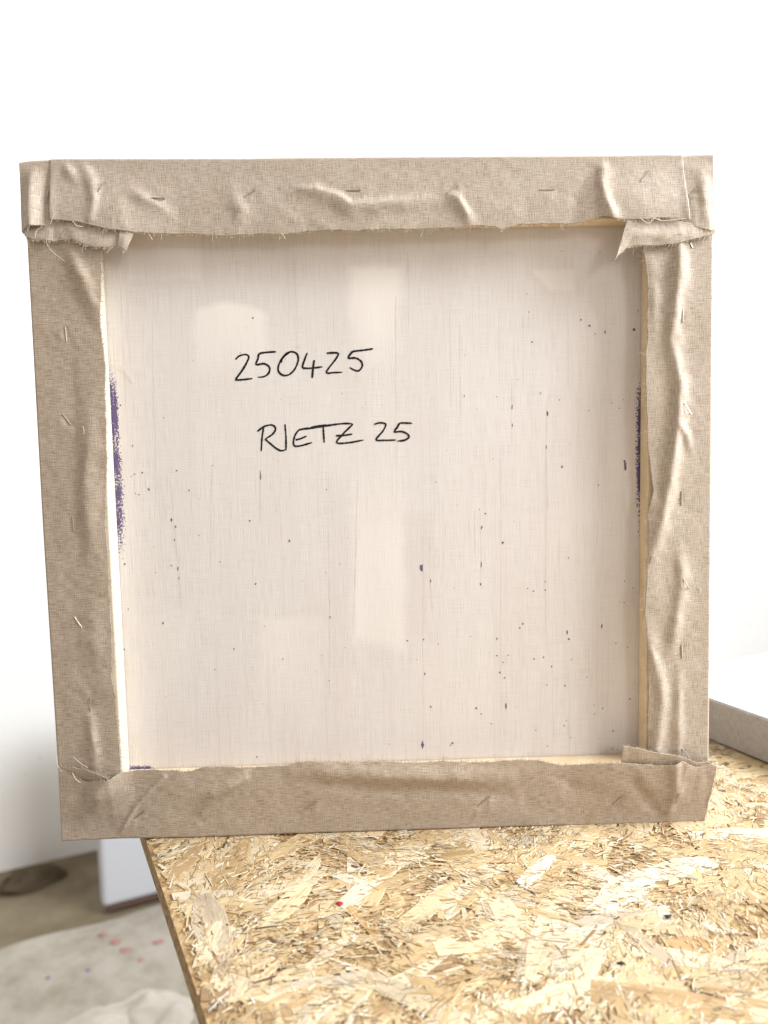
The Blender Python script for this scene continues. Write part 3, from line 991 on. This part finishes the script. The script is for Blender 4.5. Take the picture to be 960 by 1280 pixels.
def cloth(name, outer, inner, nS, nT, hO, hI, ridges=(), mat=None, parent=None, wrap=None, fade=14.0, rough_amp=0.22, seed=0,
          jag=0.5, thick=0.0005, fringe=0.5, label=None, side0=False, side1=False, uvrot=0.0, gain=1.35, key=None):
    """linen between an outer polyline and a raw inner edge (photo points -> canvas plane); hO / hI: heights in mm along s"""
    O = resample(outer, nS)
    I = resample(inner, nS)
    rr = np.random.default_rng(seed)
    s = np.linspace(0, 1, nS)
    t = np.linspace(0, 1, nT)
    I = I + (I - O) / np.maximum(np.hypot(*(I - O).T), 1e-6)[:, None] * (jag * (rr.uniform(-1, 1, nS) * 0.6 + vnoise(s * nS / 6, s * 0 + 3, seed)))[:, None]
    U = O[:, None, 0] * (1 - t) + I[:, None, 0] * t
    Vv = O[:, None, 1] * (1 - t) + I[:, None, 1] * t
    hO = np.interp(s, np.linspace(0, 1, len(hO)), hO) if np.ndim(hO[0]) == 0 else np.interp(s, [q[0] for q in hO], [q[1] for q in hO])
    hI = np.interp(s, np.linspace(0, 1, len(hI)), hI) if np.ndim(hI[0]) == 0 else np.interp(s, [q[0] for q in hI], [q[1] for q in hI])
    ts = t * t * (3 - 2 * t)
    h = hO[:, None] * (1 - ts) + hI[:, None] * ts
    fd = 1.0
    if wrap is not None:
        dist_o = np.hypot(U - O[:, None, 0], Vv - O[:, None, 1])
        fd = np.clip(dist_o / fade, 0, 1) ** 1.2
    add = np.zeros_like(h)
    for rg in ridges:
        add = add + ridge(U, Vv, *rg)
    for x0, y0, x1, y1 in STAPLES.get(key, ()):
        # the staple pinches the cloth down and pulls small tucks towards itself
        xm, ym = (x0 + x1) / 2, (y0 + y1) / 2
        dx, dy = x1 - x0, y1 - y0
        add = add + ridge(U, Vv, [(x0, y0), (xm, ym), (x1, y1)], [-0.55, -0.45, -0.55], 4.5)
        for ex, ey in ((x0, y0), (x1, y1)):
            q = rr.uniform(0.3, 1.2) * (1 if rr.random() < 0.5 else -1)
            tx, ty = -dy * 0.9 + dx * q, dx * 0.9 + dy * q
            add = add + ridge(U, Vv, [(ex, ey), (ex + tx, ey + ty)], [0.4, 0.05], 4.0)
    add = add + rough_amp * (vnoise(U / 22, Vv / 22, seed + 1) + 0.5 * vnoise(U / 9, Vv / 9, seed + 2))
    h = np.maximum(h + gain * add * fd, 0.35)
    P = at(U, Vv, -0.0004)
    P[..., 1] = -h * 1e-3
    UVc = np.stack([P[..., 0], P[..., 2]], -1)
    if wrap is not None:
        # rounded turn over the bar's outer arris and down its side
        inward = np.array(wrap, float)
        rows, uvr = [], []
        rad = 0.0016
        base = P[:, 0].copy()
        for yy, ins in [(YS + 0.0015, 0), (YS * 0.5, 0), (0.0015, 0)]:
            q = base.copy(); q[:, 1] = yy
            rows.append(q - inward * rad)
            uvr.append(UVc[:, 0] - inward[[0, 2]] * (rad + yy))
        for a in (0.5, 1.0):
            q = base.copy()
            y1 = P[:, 0, 1]
            q[:, 1] = 0.0015 + (y1 - 0.0015) * math.sin(a * 1.25)
            q = q - inward * rad * (1 - 0.85 * (1 - math.cos(a * 1.25)))
            rows.append(q)
            uvr.append(UVc[:, 0] - inward[[0, 2]] * rad * (1 - a * 0.5))
        # the first cloth row itself sits one radius in
        P = np.concatenate([np.stack(rows, 1), P], 1)
        UVc = np.concatenate([np.stack(uvr, 1), UVc], 1)
    for flag, col_, sgn in ((side0, 0, 1), (side1, -1, -1)):
        if flag:
            base = P[:1] if col_ == 0 else P[-1:]
            ub = UVc[:1] if col_ == 0 else UVc[-1:]
            ext, eu = [], []
            for k_, yy in enumerate((0.0015, YS * 0.6, YS + 0.001)):
                q = base.copy(); q[..., 1] = np.maximum(yy, q[..., 1]); q[..., 0] -= sgn * 0.0008
                ext.append(q); eu.append(ub - np.array([sgn * yy, 0]))
            if col_ == 0:
                P = np.concatenate(ext[::-1] + [P], 0); UVc = np.concatenate(eu[::-1] + [UVc], 0)
            else:
                P = np.concatenate([P] + ext, 0); UVc = np.concatenate([UVc] + eu, 0)
    a_, b2 = P.shape[:2]
    idx = np.arange(a_ * b2).reshape(a_, b2)
    F = np.stack([idx[:-1, :-1], idx[1:, :-1], idx[1:, 1:], idx[:-1, 1:]], -1).reshape(-1, 4).tolist()
    if uvrot:
        c_, s_ = math.cos(uvrot), math.sin(uvrot)
        UVc = np.stack([UVc[..., 0] * c_ - UVc[..., 1] * s_, UVc[..., 0] * s_ + UVc[..., 1] * c_], -1)
    o = mesh_obj(name, P.reshape(-1, 3), F, mat or M_LINEN, parent or C0, smooth=True, uvs=UVc.reshape(-1, 2), label=label)
    sm = o.modifiers.new('thickness', 'SOLIDIFY')
    sm.thickness = thick
    sm.offset = 0.0
    # frayed raw edge
    if fringe > 0:
        edge = P[3 if side0 else 0:(-3 if side1 else None), -1]
        prev = P[3 if side0 else 0:(-3 if side1 else None), -4]
        parts = []
        m = int(len(edge) * fringe)
        for k in range(m):
            i = rr.integers(1, len(edge) - 1)
            d = edge[i] - prev[i]
            d = d / max(np.linalg.norm(d), 1e-6)
            tg = edge[i + 1] - edge[i - 1]
            tg = tg / max(np.linalg.norm(tg), 1e-6)
            L = rr.uniform(0.0006, 0.0022) if rr.random() < 0.93 else rr.uniform(0.003, 0.007)
            dirv = d + tg * rr.normal(0, 0.45) + np.array([0, -1, 0]) * rr.normal(0.05, 0.3)
            dirv = dirv / np.linalg.norm(dirv)
            p0 = edge[i] - d * 0.0006
            p1 = edge[i] + dirv * L * 0.6
            p2_ = p1 + (dirv + tg * rr.normal(0, 0.5)) * L * 0.4
            parts.append(tube([p0, p1, p2_], 0.00013, 3))
        if parts:
            V, F = join_vf(parts)
            mesh_obj('frayed_edge', V, F, M_FRINGE, o, kind='stuff')
    return o, (U, Vv, h)


def flap(key, name, *a, **k):
    return cloth(name, *a, key=key, **k)


STAPLES = {
    'top': [(133.5, 229, 125, 242), (192, 249, 207, 249.5), (306, 247, 320, 237), (434, 239, 451, 239), (559, 243, 573, 230), (674, 238, 693, 237.5), (799, 228, 811, 214)],
    'tl_roll': [(61.7, 240, 58.7, 255)], 'tr_roll': [(859, 246, 869, 237)],
    'tl_under': [(83.5, 290, 79, 298)],
    'left': [(82, 409, 84, 427), (79, 518, 89, 531), (91, 645, 92.6, 663.5), (94, 771, 103, 784), (114, 872, 114, 888)],
    'right': [(852, 387, 852, 403), (852, 504, 861, 518), (850.5, 614, 850.5, 631.5), (851, 722, 858, 734), (851, 805, 851.6, 822), (851, 935, 860.6, 946), (860, 302, 864.5, 310)],
    'bottom': [(169, 1021.7, 181, 1013), (382, 1010, 397, 1000), (597, 1007, 612, 995), (766, 1003, 778, 992), (840, 1000, 844, 987)]}
FLAPS = {}
# left flap (drawn first: the corner folds lie over it)
FLAPS['left'] = flap('left', 'linen_flap', [(31.5, 262), (36.5, 302), (56, 660), (76.5, 985)],
                      [(129, 262), (128.5, 312), (127, 380), (126.6, 408), (130, 436), (133, 464), (132, 492), (133.6, 530), (134, 558), (135, 579), (133.6, 605), (133, 633), (132.6, 660),
                       (135, 685), (137, 735), (139.5, 780), (141, 810), (140.5, 845), (145, 870), (147, 900), (150, 930), (152, 962), (153, 985)],
                      560, 84, [0.6, 0.6], [1.2, 1.6, 1.2, 1.8, 1.4, 1.2, 1.8, 1.6, 2.0],
                      [([(84, 300), (100, 340), (122, 392)], 2.6, 9, 13), ([(112, 520), (113, 560), (108, 600), (112, 660), (116, 700)], 1.7, 13, 10),
                       ([(88, 440), (92, 520), (94, 600), (98, 690)], -0.5, 10), ([(113, 890), (118, 925), (121, 965)], 2.2, 6, 9), ([(70, 310), (92, 352), (108, 400)], -0.8, 9),
                       ([(120, 740), (118, 800), (126, 850)], 1.0, 12)],
                      M_LINEN_WEFT, wrap=(1, 0, 0), seed=31, fringe=0.9, label='left linen flap, creased at its upper end')
# right flap
FLAPS['right'] = flap('right', 'linen_flap', [(890.5, 262), (889, 300), (886.5, 620), (883.2, 985)],
                       [(800, 262), (801, 310), (805, 330), (808, 350), (808, 387), (808, 425), (805.5, 450), (806, 495), (807.5, 525), (808, 552), (811, 580), (814.5, 612), (806, 646), (809, 662), (807, 698),
                        (806, 726), (803.5, 763), (807, 802), (809, 839), (808.6, 881), (808.6, 935), (809, 985)],
                       560, 76, [0.6, 0.6], [2.0, 3.0, 1.6, 2.2, 3.0, 2.0, 3.5, 2.4, 4.0, 2.4, 3.0, 2.0, 2.0],
                       [([(847, 298), (845, 340), (841, 385), (836, 425), (842, 452), (847, 480), (844, 520), (839, 565), (832, 610), (824, 650), (812, 692)], [3.2, 4.4, 4.2, 3.4, 3.2, 3.8, 4.4, 4.0, 4.0, 4.2, 2.0], 10.5, 6.5),
                        ([(848, 690), (850, 722), (846, 752), (840, 790), (834, 820)], 2.8, 9, 6), ([(805, 780), (812, 815), (822, 850), (824, 885), (817, 935), (816, 960)], 3.2, 9, 7),
                        ([(845, 530), (856, 543), (862, 562)], 2.0, 5), ([(848, 835), (846, 900), (848, 950)], 2.2, 6), ([(825, 470), (828, 520)], -1.3, 8), ([(826, 700), (832, 745)], -1.2, 7),
                        ([(835, 870), (834, 945)], -1.2, 6), ([(812, 325), (817, 370), (816, 420)], 1.3, 6), ([(829, 315), (830, 350)], -1.2, 6), ([(815, 620), (813, 650)], 2.4, 5)],
                       M_LINEN, wrap=(-1, 0, 0), seed=47, gain=1.1, fringe=0.7, label='right linen flap with a long raised wrinkle')
# under layers at the top left corner
FLAPS['tl_under'] = flap('tl_under', 'corner_fold', [(30, 272), (62, 270), (110, 272), (150, 276), (173, 283)],
                          [(33, 296), (43, 301), (58, 302), (70, 302.5), (93, 301.5), (110, 308), (120, 311), (140, 311.5), (152, 309)],
                          190, 40, [2.0, 2.4, 3.2, 2.6], [(0, 3.2), (0.25, 4.4), (0.34, 3.2), (0.5, 5.0), (0.72, 6.2), (1, 5.2)],
                          [([(70, 280), (69, 300)], -1.4, 3.0), ([(90, 285), (100, 300)], 1.2, 7)], M_LINEN, seed=61, fringe=0.8, uvrot=0.12)
FLAPS['tl_tab'] = flap('tl_tab', 'corner_fold', [(153, 284), (172, 286)], [(150.5, 309.5), (161.5, 317.5)], 30, 40, [5.0, 4.4], [(0, 6.2), (1, 7.6)],
                        [([(162, 290), (158, 312)], 1.6, 5)], M_LINEN, seed=63, fringe=0.6, uvrot=0.4)
# strip twisted out of the top right corner
FLAPS['tr_strip'] = flap('tr_strip', 'corner_fold', [(780, 279), (800, 277), (830, 276), (860, 280), (893, 288)],
                          [(763, 328), (767.5, 322.5), (776, 315), (787, 311), (804, 309.5), (821, 309), (840, 307), (862, 301), (878, 297), (892, 292.5)],
                          190, 44, [(0, 7.0), (0.4, 4.5), (0.7, 3.5), (1, 2.0)], [(0, 12.0), (0.15, 9.0), (0.4, 6.2), (0.75, 4.6), (1, 2.2)],
                          [([(775, 300), (800, 296), (840, 296), (870, 291)], 1.5, 9), ([(846, 287), (848, 305)], 1.0, 5)], M_LINEN, seed=67, fringe=0.7, uvrot=-0.12)
# corner fold at the far left of the top bar (rolled edge)
FLAPS['tl_roll'] = flap('tl_roll', 'corner_fold', [(24.4, 205.5), (40, 203.5), (70, 202)], [(29, 291), (36, 287.5), (46, 285.5), (60, 283.5), (72, 281)],
                         60, 90, [0.6, 0.6], [(0, 2.0), (0.3, 5.2), (0.6, 4.4), (1, 1.5)],
                         [([(42, 215), (42, 240), (44, 285)], [1.0, 3.2, 3.4], 9, 8), ([(58, 215), (58, 280)], -1.2, 5)], M_LINEN, wrap=(0, 0, -1), seed=71, side0=True, fringe=0.5)
# corner fold at the far right of the top bar
FLAPS['tr_roll'] = flap('tr_roll', 'corner_fold', [(846, 197.6), (868, 195.8), (891.3, 195)], [(850, 283), (859, 284), (872, 287), (884, 289), (893, 291)],
                         60, 90, [0.4, 0.6], [(0, 2.0), (0.4, 3.8), (0.8, 3.6), (1, 1.2)],
                         [([(876, 215), (878, 250), (880, 285)], 1.6, 8)], M_LINEN, wrap=(0, 0, -1), seed=73, side1=True, fringe=0.5)
# the long top flap over the corner folds
FLAPS['top'] = flap('top', 'linen_flap', [(63, 201.6), (82, 201), (300, 200.6), (450, 199), (600, 197.8), (760, 197), (840, 195.4), (853, 195.6)],
                     [(66, 277), (82, 278), (100, 280), (127, 287), (143, 290), (173, 293), (200, 293.5), (240, 293), (283, 296), (300, 295), (333, 293), (353, 295), (380, 290.7), (413, 289), (443, 290), (487, 288), (533, 287),
                      (570, 285.5), (600, 283), (619, 285), (626, 288), (637.5, 285), (649, 281), (690, 281), (716, 281), (739, 277), (750, 273), (765, 277), (780, 278), (799, 278), (825, 275.6), (840, 276), (857, 279)],
                     700, 84, [(0, 1.0), (0.06, 0.7), (0.94, 0.7), (1, 0.65)],
                     [(0, 5.2), (0.04, 6.0), (0.10, 7.2), (0.14, 5.0), (0.2, 1.6), (0.32, 1.8), (0.40, 2.2), (0.5, 3.4), (0.58, 1.8), (0.66, 2.6), (0.75, 2.2), (0.82, 3.0), (0.88, 6.4), (0.93, 8.0), (0.99, 7.0), (1, 6.6)],
                     [([(82, 203), (90, 218), (98, 230)], [2.4, 2.2, 0.6], 6, 7), ([(106, 206), (117, 230), (121, 250), (117, 276)], [1.8, 2.6, 2.4, 1.5], 6, 8),
                      ([(162, 238), (180, 248), (212, 268)], 2.2, 6, 9), ([(150, 250), (160, 285)], 2.0, 8),
                      ([(370, 238), (395, 238), (420, 246), (438, 258), (470, 257), (505, 254), (540, 250)], 3.2, 7, 11), ([(350, 262), (372, 278)], 2.4, 9), ([(395, 278), (410, 286)], 2.6, 9),
                      ([(556, 244), (572, 250), (580, 264), (588, 282)], 2.8, 6, 9), ([(540, 268), (560, 262)], -1.5, 9), ([(290, 240), (300, 262), (296, 285)], 1.8, 9), ([(330, 250), (345, 280)], 1.4, 9),
                      ([(754, 199), (750, 229), (753, 250), (761, 274)], [1.6, 3.8, 4.2, 3.0], 7.5, 6), ([(738, 215), (722, 250), (715, 275)], -1.6, 9), ([(730, 205), (705, 250)], 1.0, 9),
                      ([(792, 208), (786, 240)], 0.8, 12), ([(851, 198), (854, 236), (857, 279)], [0.0, 0.9, 2.6], 7, 6), ([(657, 262), (690, 266)], -1.1, 10), ([(610, 255), (640, 262)], 1.2, 12),
                      ([(70, 206), (66, 240), (68, 275)], [0.2, 0.6, 0.8], 5)],
                     M_LINEN, wrap=(0, 0, -1), seed=83, fringe=0.55, gain=0.88, label='top linen flap with soft wrinkles along its raw edge')
# inner layers of the bottom corners
FLAPS['bl_under'] = flap('bl_under', 'corner_fold', [(78, 985), (97, 982), (116, 984), (138, 982)], [(76, 956), (86, 957.5), (95, 956.5), (110, 957), (122, 960.5), (141, 969.5)],
                          90, 44, [0.5, 0.5], [(0, 2.0), (0.25, 4.6), (0.6, 7.0), (1, 7.5)], [], M_LINEN_WEFT, seed=91, fringe=0.6, uvrot=0.15)
FLAPS['br_under'] = flap('br_under', 'corner_fold', [(772, 972), (800, 975), (840, 975), (880, 978)], [(774.5, 927), (797, 931), (820, 937), (840, 938.5), (853, 943), (867, 949.5), (880, 949), (893, 955)],
                          160, 44, [2.5, 2.5], [(0, 7.5), (0.3, 7.5), (0.55, 7.2), (0.7, 6.4), (1, 3.5)], [([(776, 930), (776, 960)], 1.2, 5), ([(843, 940), (842, 960)], 1.4, 6), ([(818, 940), (816, 965)], -0.9, 7)],
                          M_LINEN_WEFT, seed=93, fringe=0.7, uvrot=-0.1)
# the long bottom flap
FLAPS['bottom'] = flap('bottom', 'linen_flap', [(77.5, 1049.5), (150, 1046), (247, 1044.3), (360, 1040), (500, 1035.5), (660, 1030.6), (780, 1028), (881, 1024.5)],
                        [(75, 962), (93, 961.5), (100, 969), (107, 974), (117, 974), (125, 970), (138, 970), (153, 963), (193, 960.7), (220, 962), (240, 962.7), (257, 957), (273, 957), (300, 958), (333, 957), (360, 955),
                         (373, 950.7), (393, 950), (427, 951.7), (483, 950), (527, 951.7), (560, 950), (600, 951.7), (640, 949), (673, 949), (700, 955), (727, 952.7), (770, 949), (800, 951), (825, 951.5), (838, 949),
                         (848, 946), (858, 951), (868, 955), (880, 952), (893, 954)],
                        700, 84, [(0, 0.7), (0.9, 0.7), (1, 0.8)],
                        [(0, 2.6), (0.02, 2.8), (0.045, 4.0), (0.06, 4.6), (0.085, 6.0), (0.12, 2.0), (0.2, 2.2), (0.3, 2.0), (0.4, 2.2), (0.55, 2.6), (0.68, 2.2), (0.78, 2.6), (0.84, 7.0), (0.92, 8.4), (0.95, 9.0), (0.97, 6.0), (1, 5.0)],
                        [([(206, 970), (190, 986), (173, 1004), (160, 1025), (147, 1046)], [0.9, 1.5, 1.7, 1.4, 1.0], 2.4, 3.2), ([(306, 970), (288, 981), (270, 993), (252, 1012)], [1.2, 2.8, 2.8, 0.8], 5, 8),
                         ([(370, 962), (430, 966), (500, 968), (570, 970), (640, 972)], 2.2, 12, 10), ([(390, 978), (473, 986), (573, 986), (633, 994)], -1.1, 8),
                         ([(838, 951), (841, 985), (833, 1022)], [1.8, 2.8, 1.4], 7, 6), ([(782, 968), (807, 997), (828, 1024)], -1.6, 8), ([(795, 960), (815, 985)], 1.3, 9),
                         ([(139, 968), (124, 990), (106, 1012)], [3.4, 3.8, 0.6], 11, 6), ([(112, 974), (106, 992), (98, 1008)], -1.6, 7), ([(690, 965), (720, 985), (760, 990)], -0.9, 9),
                         ([(130, 1000), (128, 1030)], 0.9, 10), ([(868, 960), (872, 1000)], 0.9, 9), ([(880, 955), (881, 1010)], -1.0, 5), ([(85, 1000), (110, 1030)], 0.8, 9)],
                        M_LINEN_WEFT, wrap=(0, 0, 1), seed=97, fringe=0.8, side0=True, label='bottom linen flap with a sharp diagonal crease')


# --- staples and loose threads
def height_at(key, px, py):
    U, Vv, h = FLAPS[key][1]
    k = np.argmin((U - px) ** 2 + (Vv - py) ** 2)
    return float(h.flat[k])


def staple(key, x0, y0, x1, y1):
    pts = []
    h0 = max(height_at(key, x0, y0), height_at(key, x1, y1), height_at(key, (x0 + x1) / 2, (y0 + y1) / 2))
    for (x, y), dh in (((x0, y0), -1.8), ((x0, y0), 0.35), ((x1, y1), 0.35), ((x1, y1), -1.8)):
        q = at(x, y, -0.0004)
        q[1] = -(h0 + dh) * 1e-3
        pts.append(q)
    V, F = tube(pts, 0.00050, 5)
    mesh_obj('staple', V, F, M_STAPLE, FLAPS[key][0])


for key, segs in STAPLES.items():
    for s in segs:
        staple(key, *s)


def loose(pts, h, rad=0.00022):
    """a loose linen thread through photo points, heights in mm above the bar"""
    L = smooth_line(pts, 2.0)
    hh = np.interp(np.linspace(0, 1, len(L)), np.linspace(0, 1, len(h)), h)
    q = at(L[:, 0], L[:, 1], -0.0004)
    q[:, 1] = -hh * 1e-3
    V, F = tube(q.tolist(), rad, 4)
    mesh_obj('loose_thread', V, F, M_THREAD, C0)


loose([(61, 301), (62.5, 309), (70, 318), (82, 327)], [5, 4, 3, 2.5])
loose([(68, 283), (71, 276), (74, 271)], [7, 8, 8])
loose([(96, 280), (101, 286), (108, 287)], [8, 9, 8])
loose([(48, 300), (50, 291), (56, 286)], [6, 6, 5])
loose([(187, 292), (189, 296), (192, 301)], [3, 4, 3])
loose([(352, 293), (355, 296), (357, 300)], [3, 3, 3])
loose([(795, 277), (801, 282), (805, 284), (810, 279), (812, 277)], [9, 10, 10, 10, 9])
loose([(812, 277), (822, 280), (836, 279), (852, 277)], [9, 9, 9, 8])
loose([(884, 296), (885, 299), (884, 301)], [4, 4, 4])
loose([(134, 445), (146, 458), (158, 475)], [-15.5, -17.6, -17.8], 0.00018)
loose([(161, 932), (164, 942), (165, 955)], [-14, -14, -12])
loose([(162, 946), (161, 936), (163, 930)], [-12, -14, -15])
loose([(427, 951), (424, 947), (422, 942)], [3, 4, 5])
loose([(94, 945), (104, 953), (112, 957)], [3, 3.5, 4])
loose([(72, 943), (73, 952), (77, 960), (81, 962)], [2, 2.5, 3, 3])
loose([(94, 962), (100, 969), (106, 972)], [6, 8, 9], 0.0003)
loose([(893, 956), (896, 951), (898, 947)], [4, 4, 5])
loose([(893, 955), (898, 953), (900, 950)], [4, 4, 4])
loose([(893, 954), (891, 975), (884, 1000), (882, 1022)], [4.5, 4.5, 3.0, 2.0], 0.0003)
loose([(800, 770), (797, 760), (796, 742)], [-8, -10, -10])
loose([(798, 640), (800, 632), (804, 625)], [-4, -3, -2])
loose([(872, 733), (875, 737), (875, 741)], [1.6, 1.9, 1.6])
loose([(105, 533), (107, 538), (106, 543)], [3.2, 3.4, 3.0])
loose([(770, 948), (790, 952), (812, 951)], [6.5, 7, 7], 0.0003)
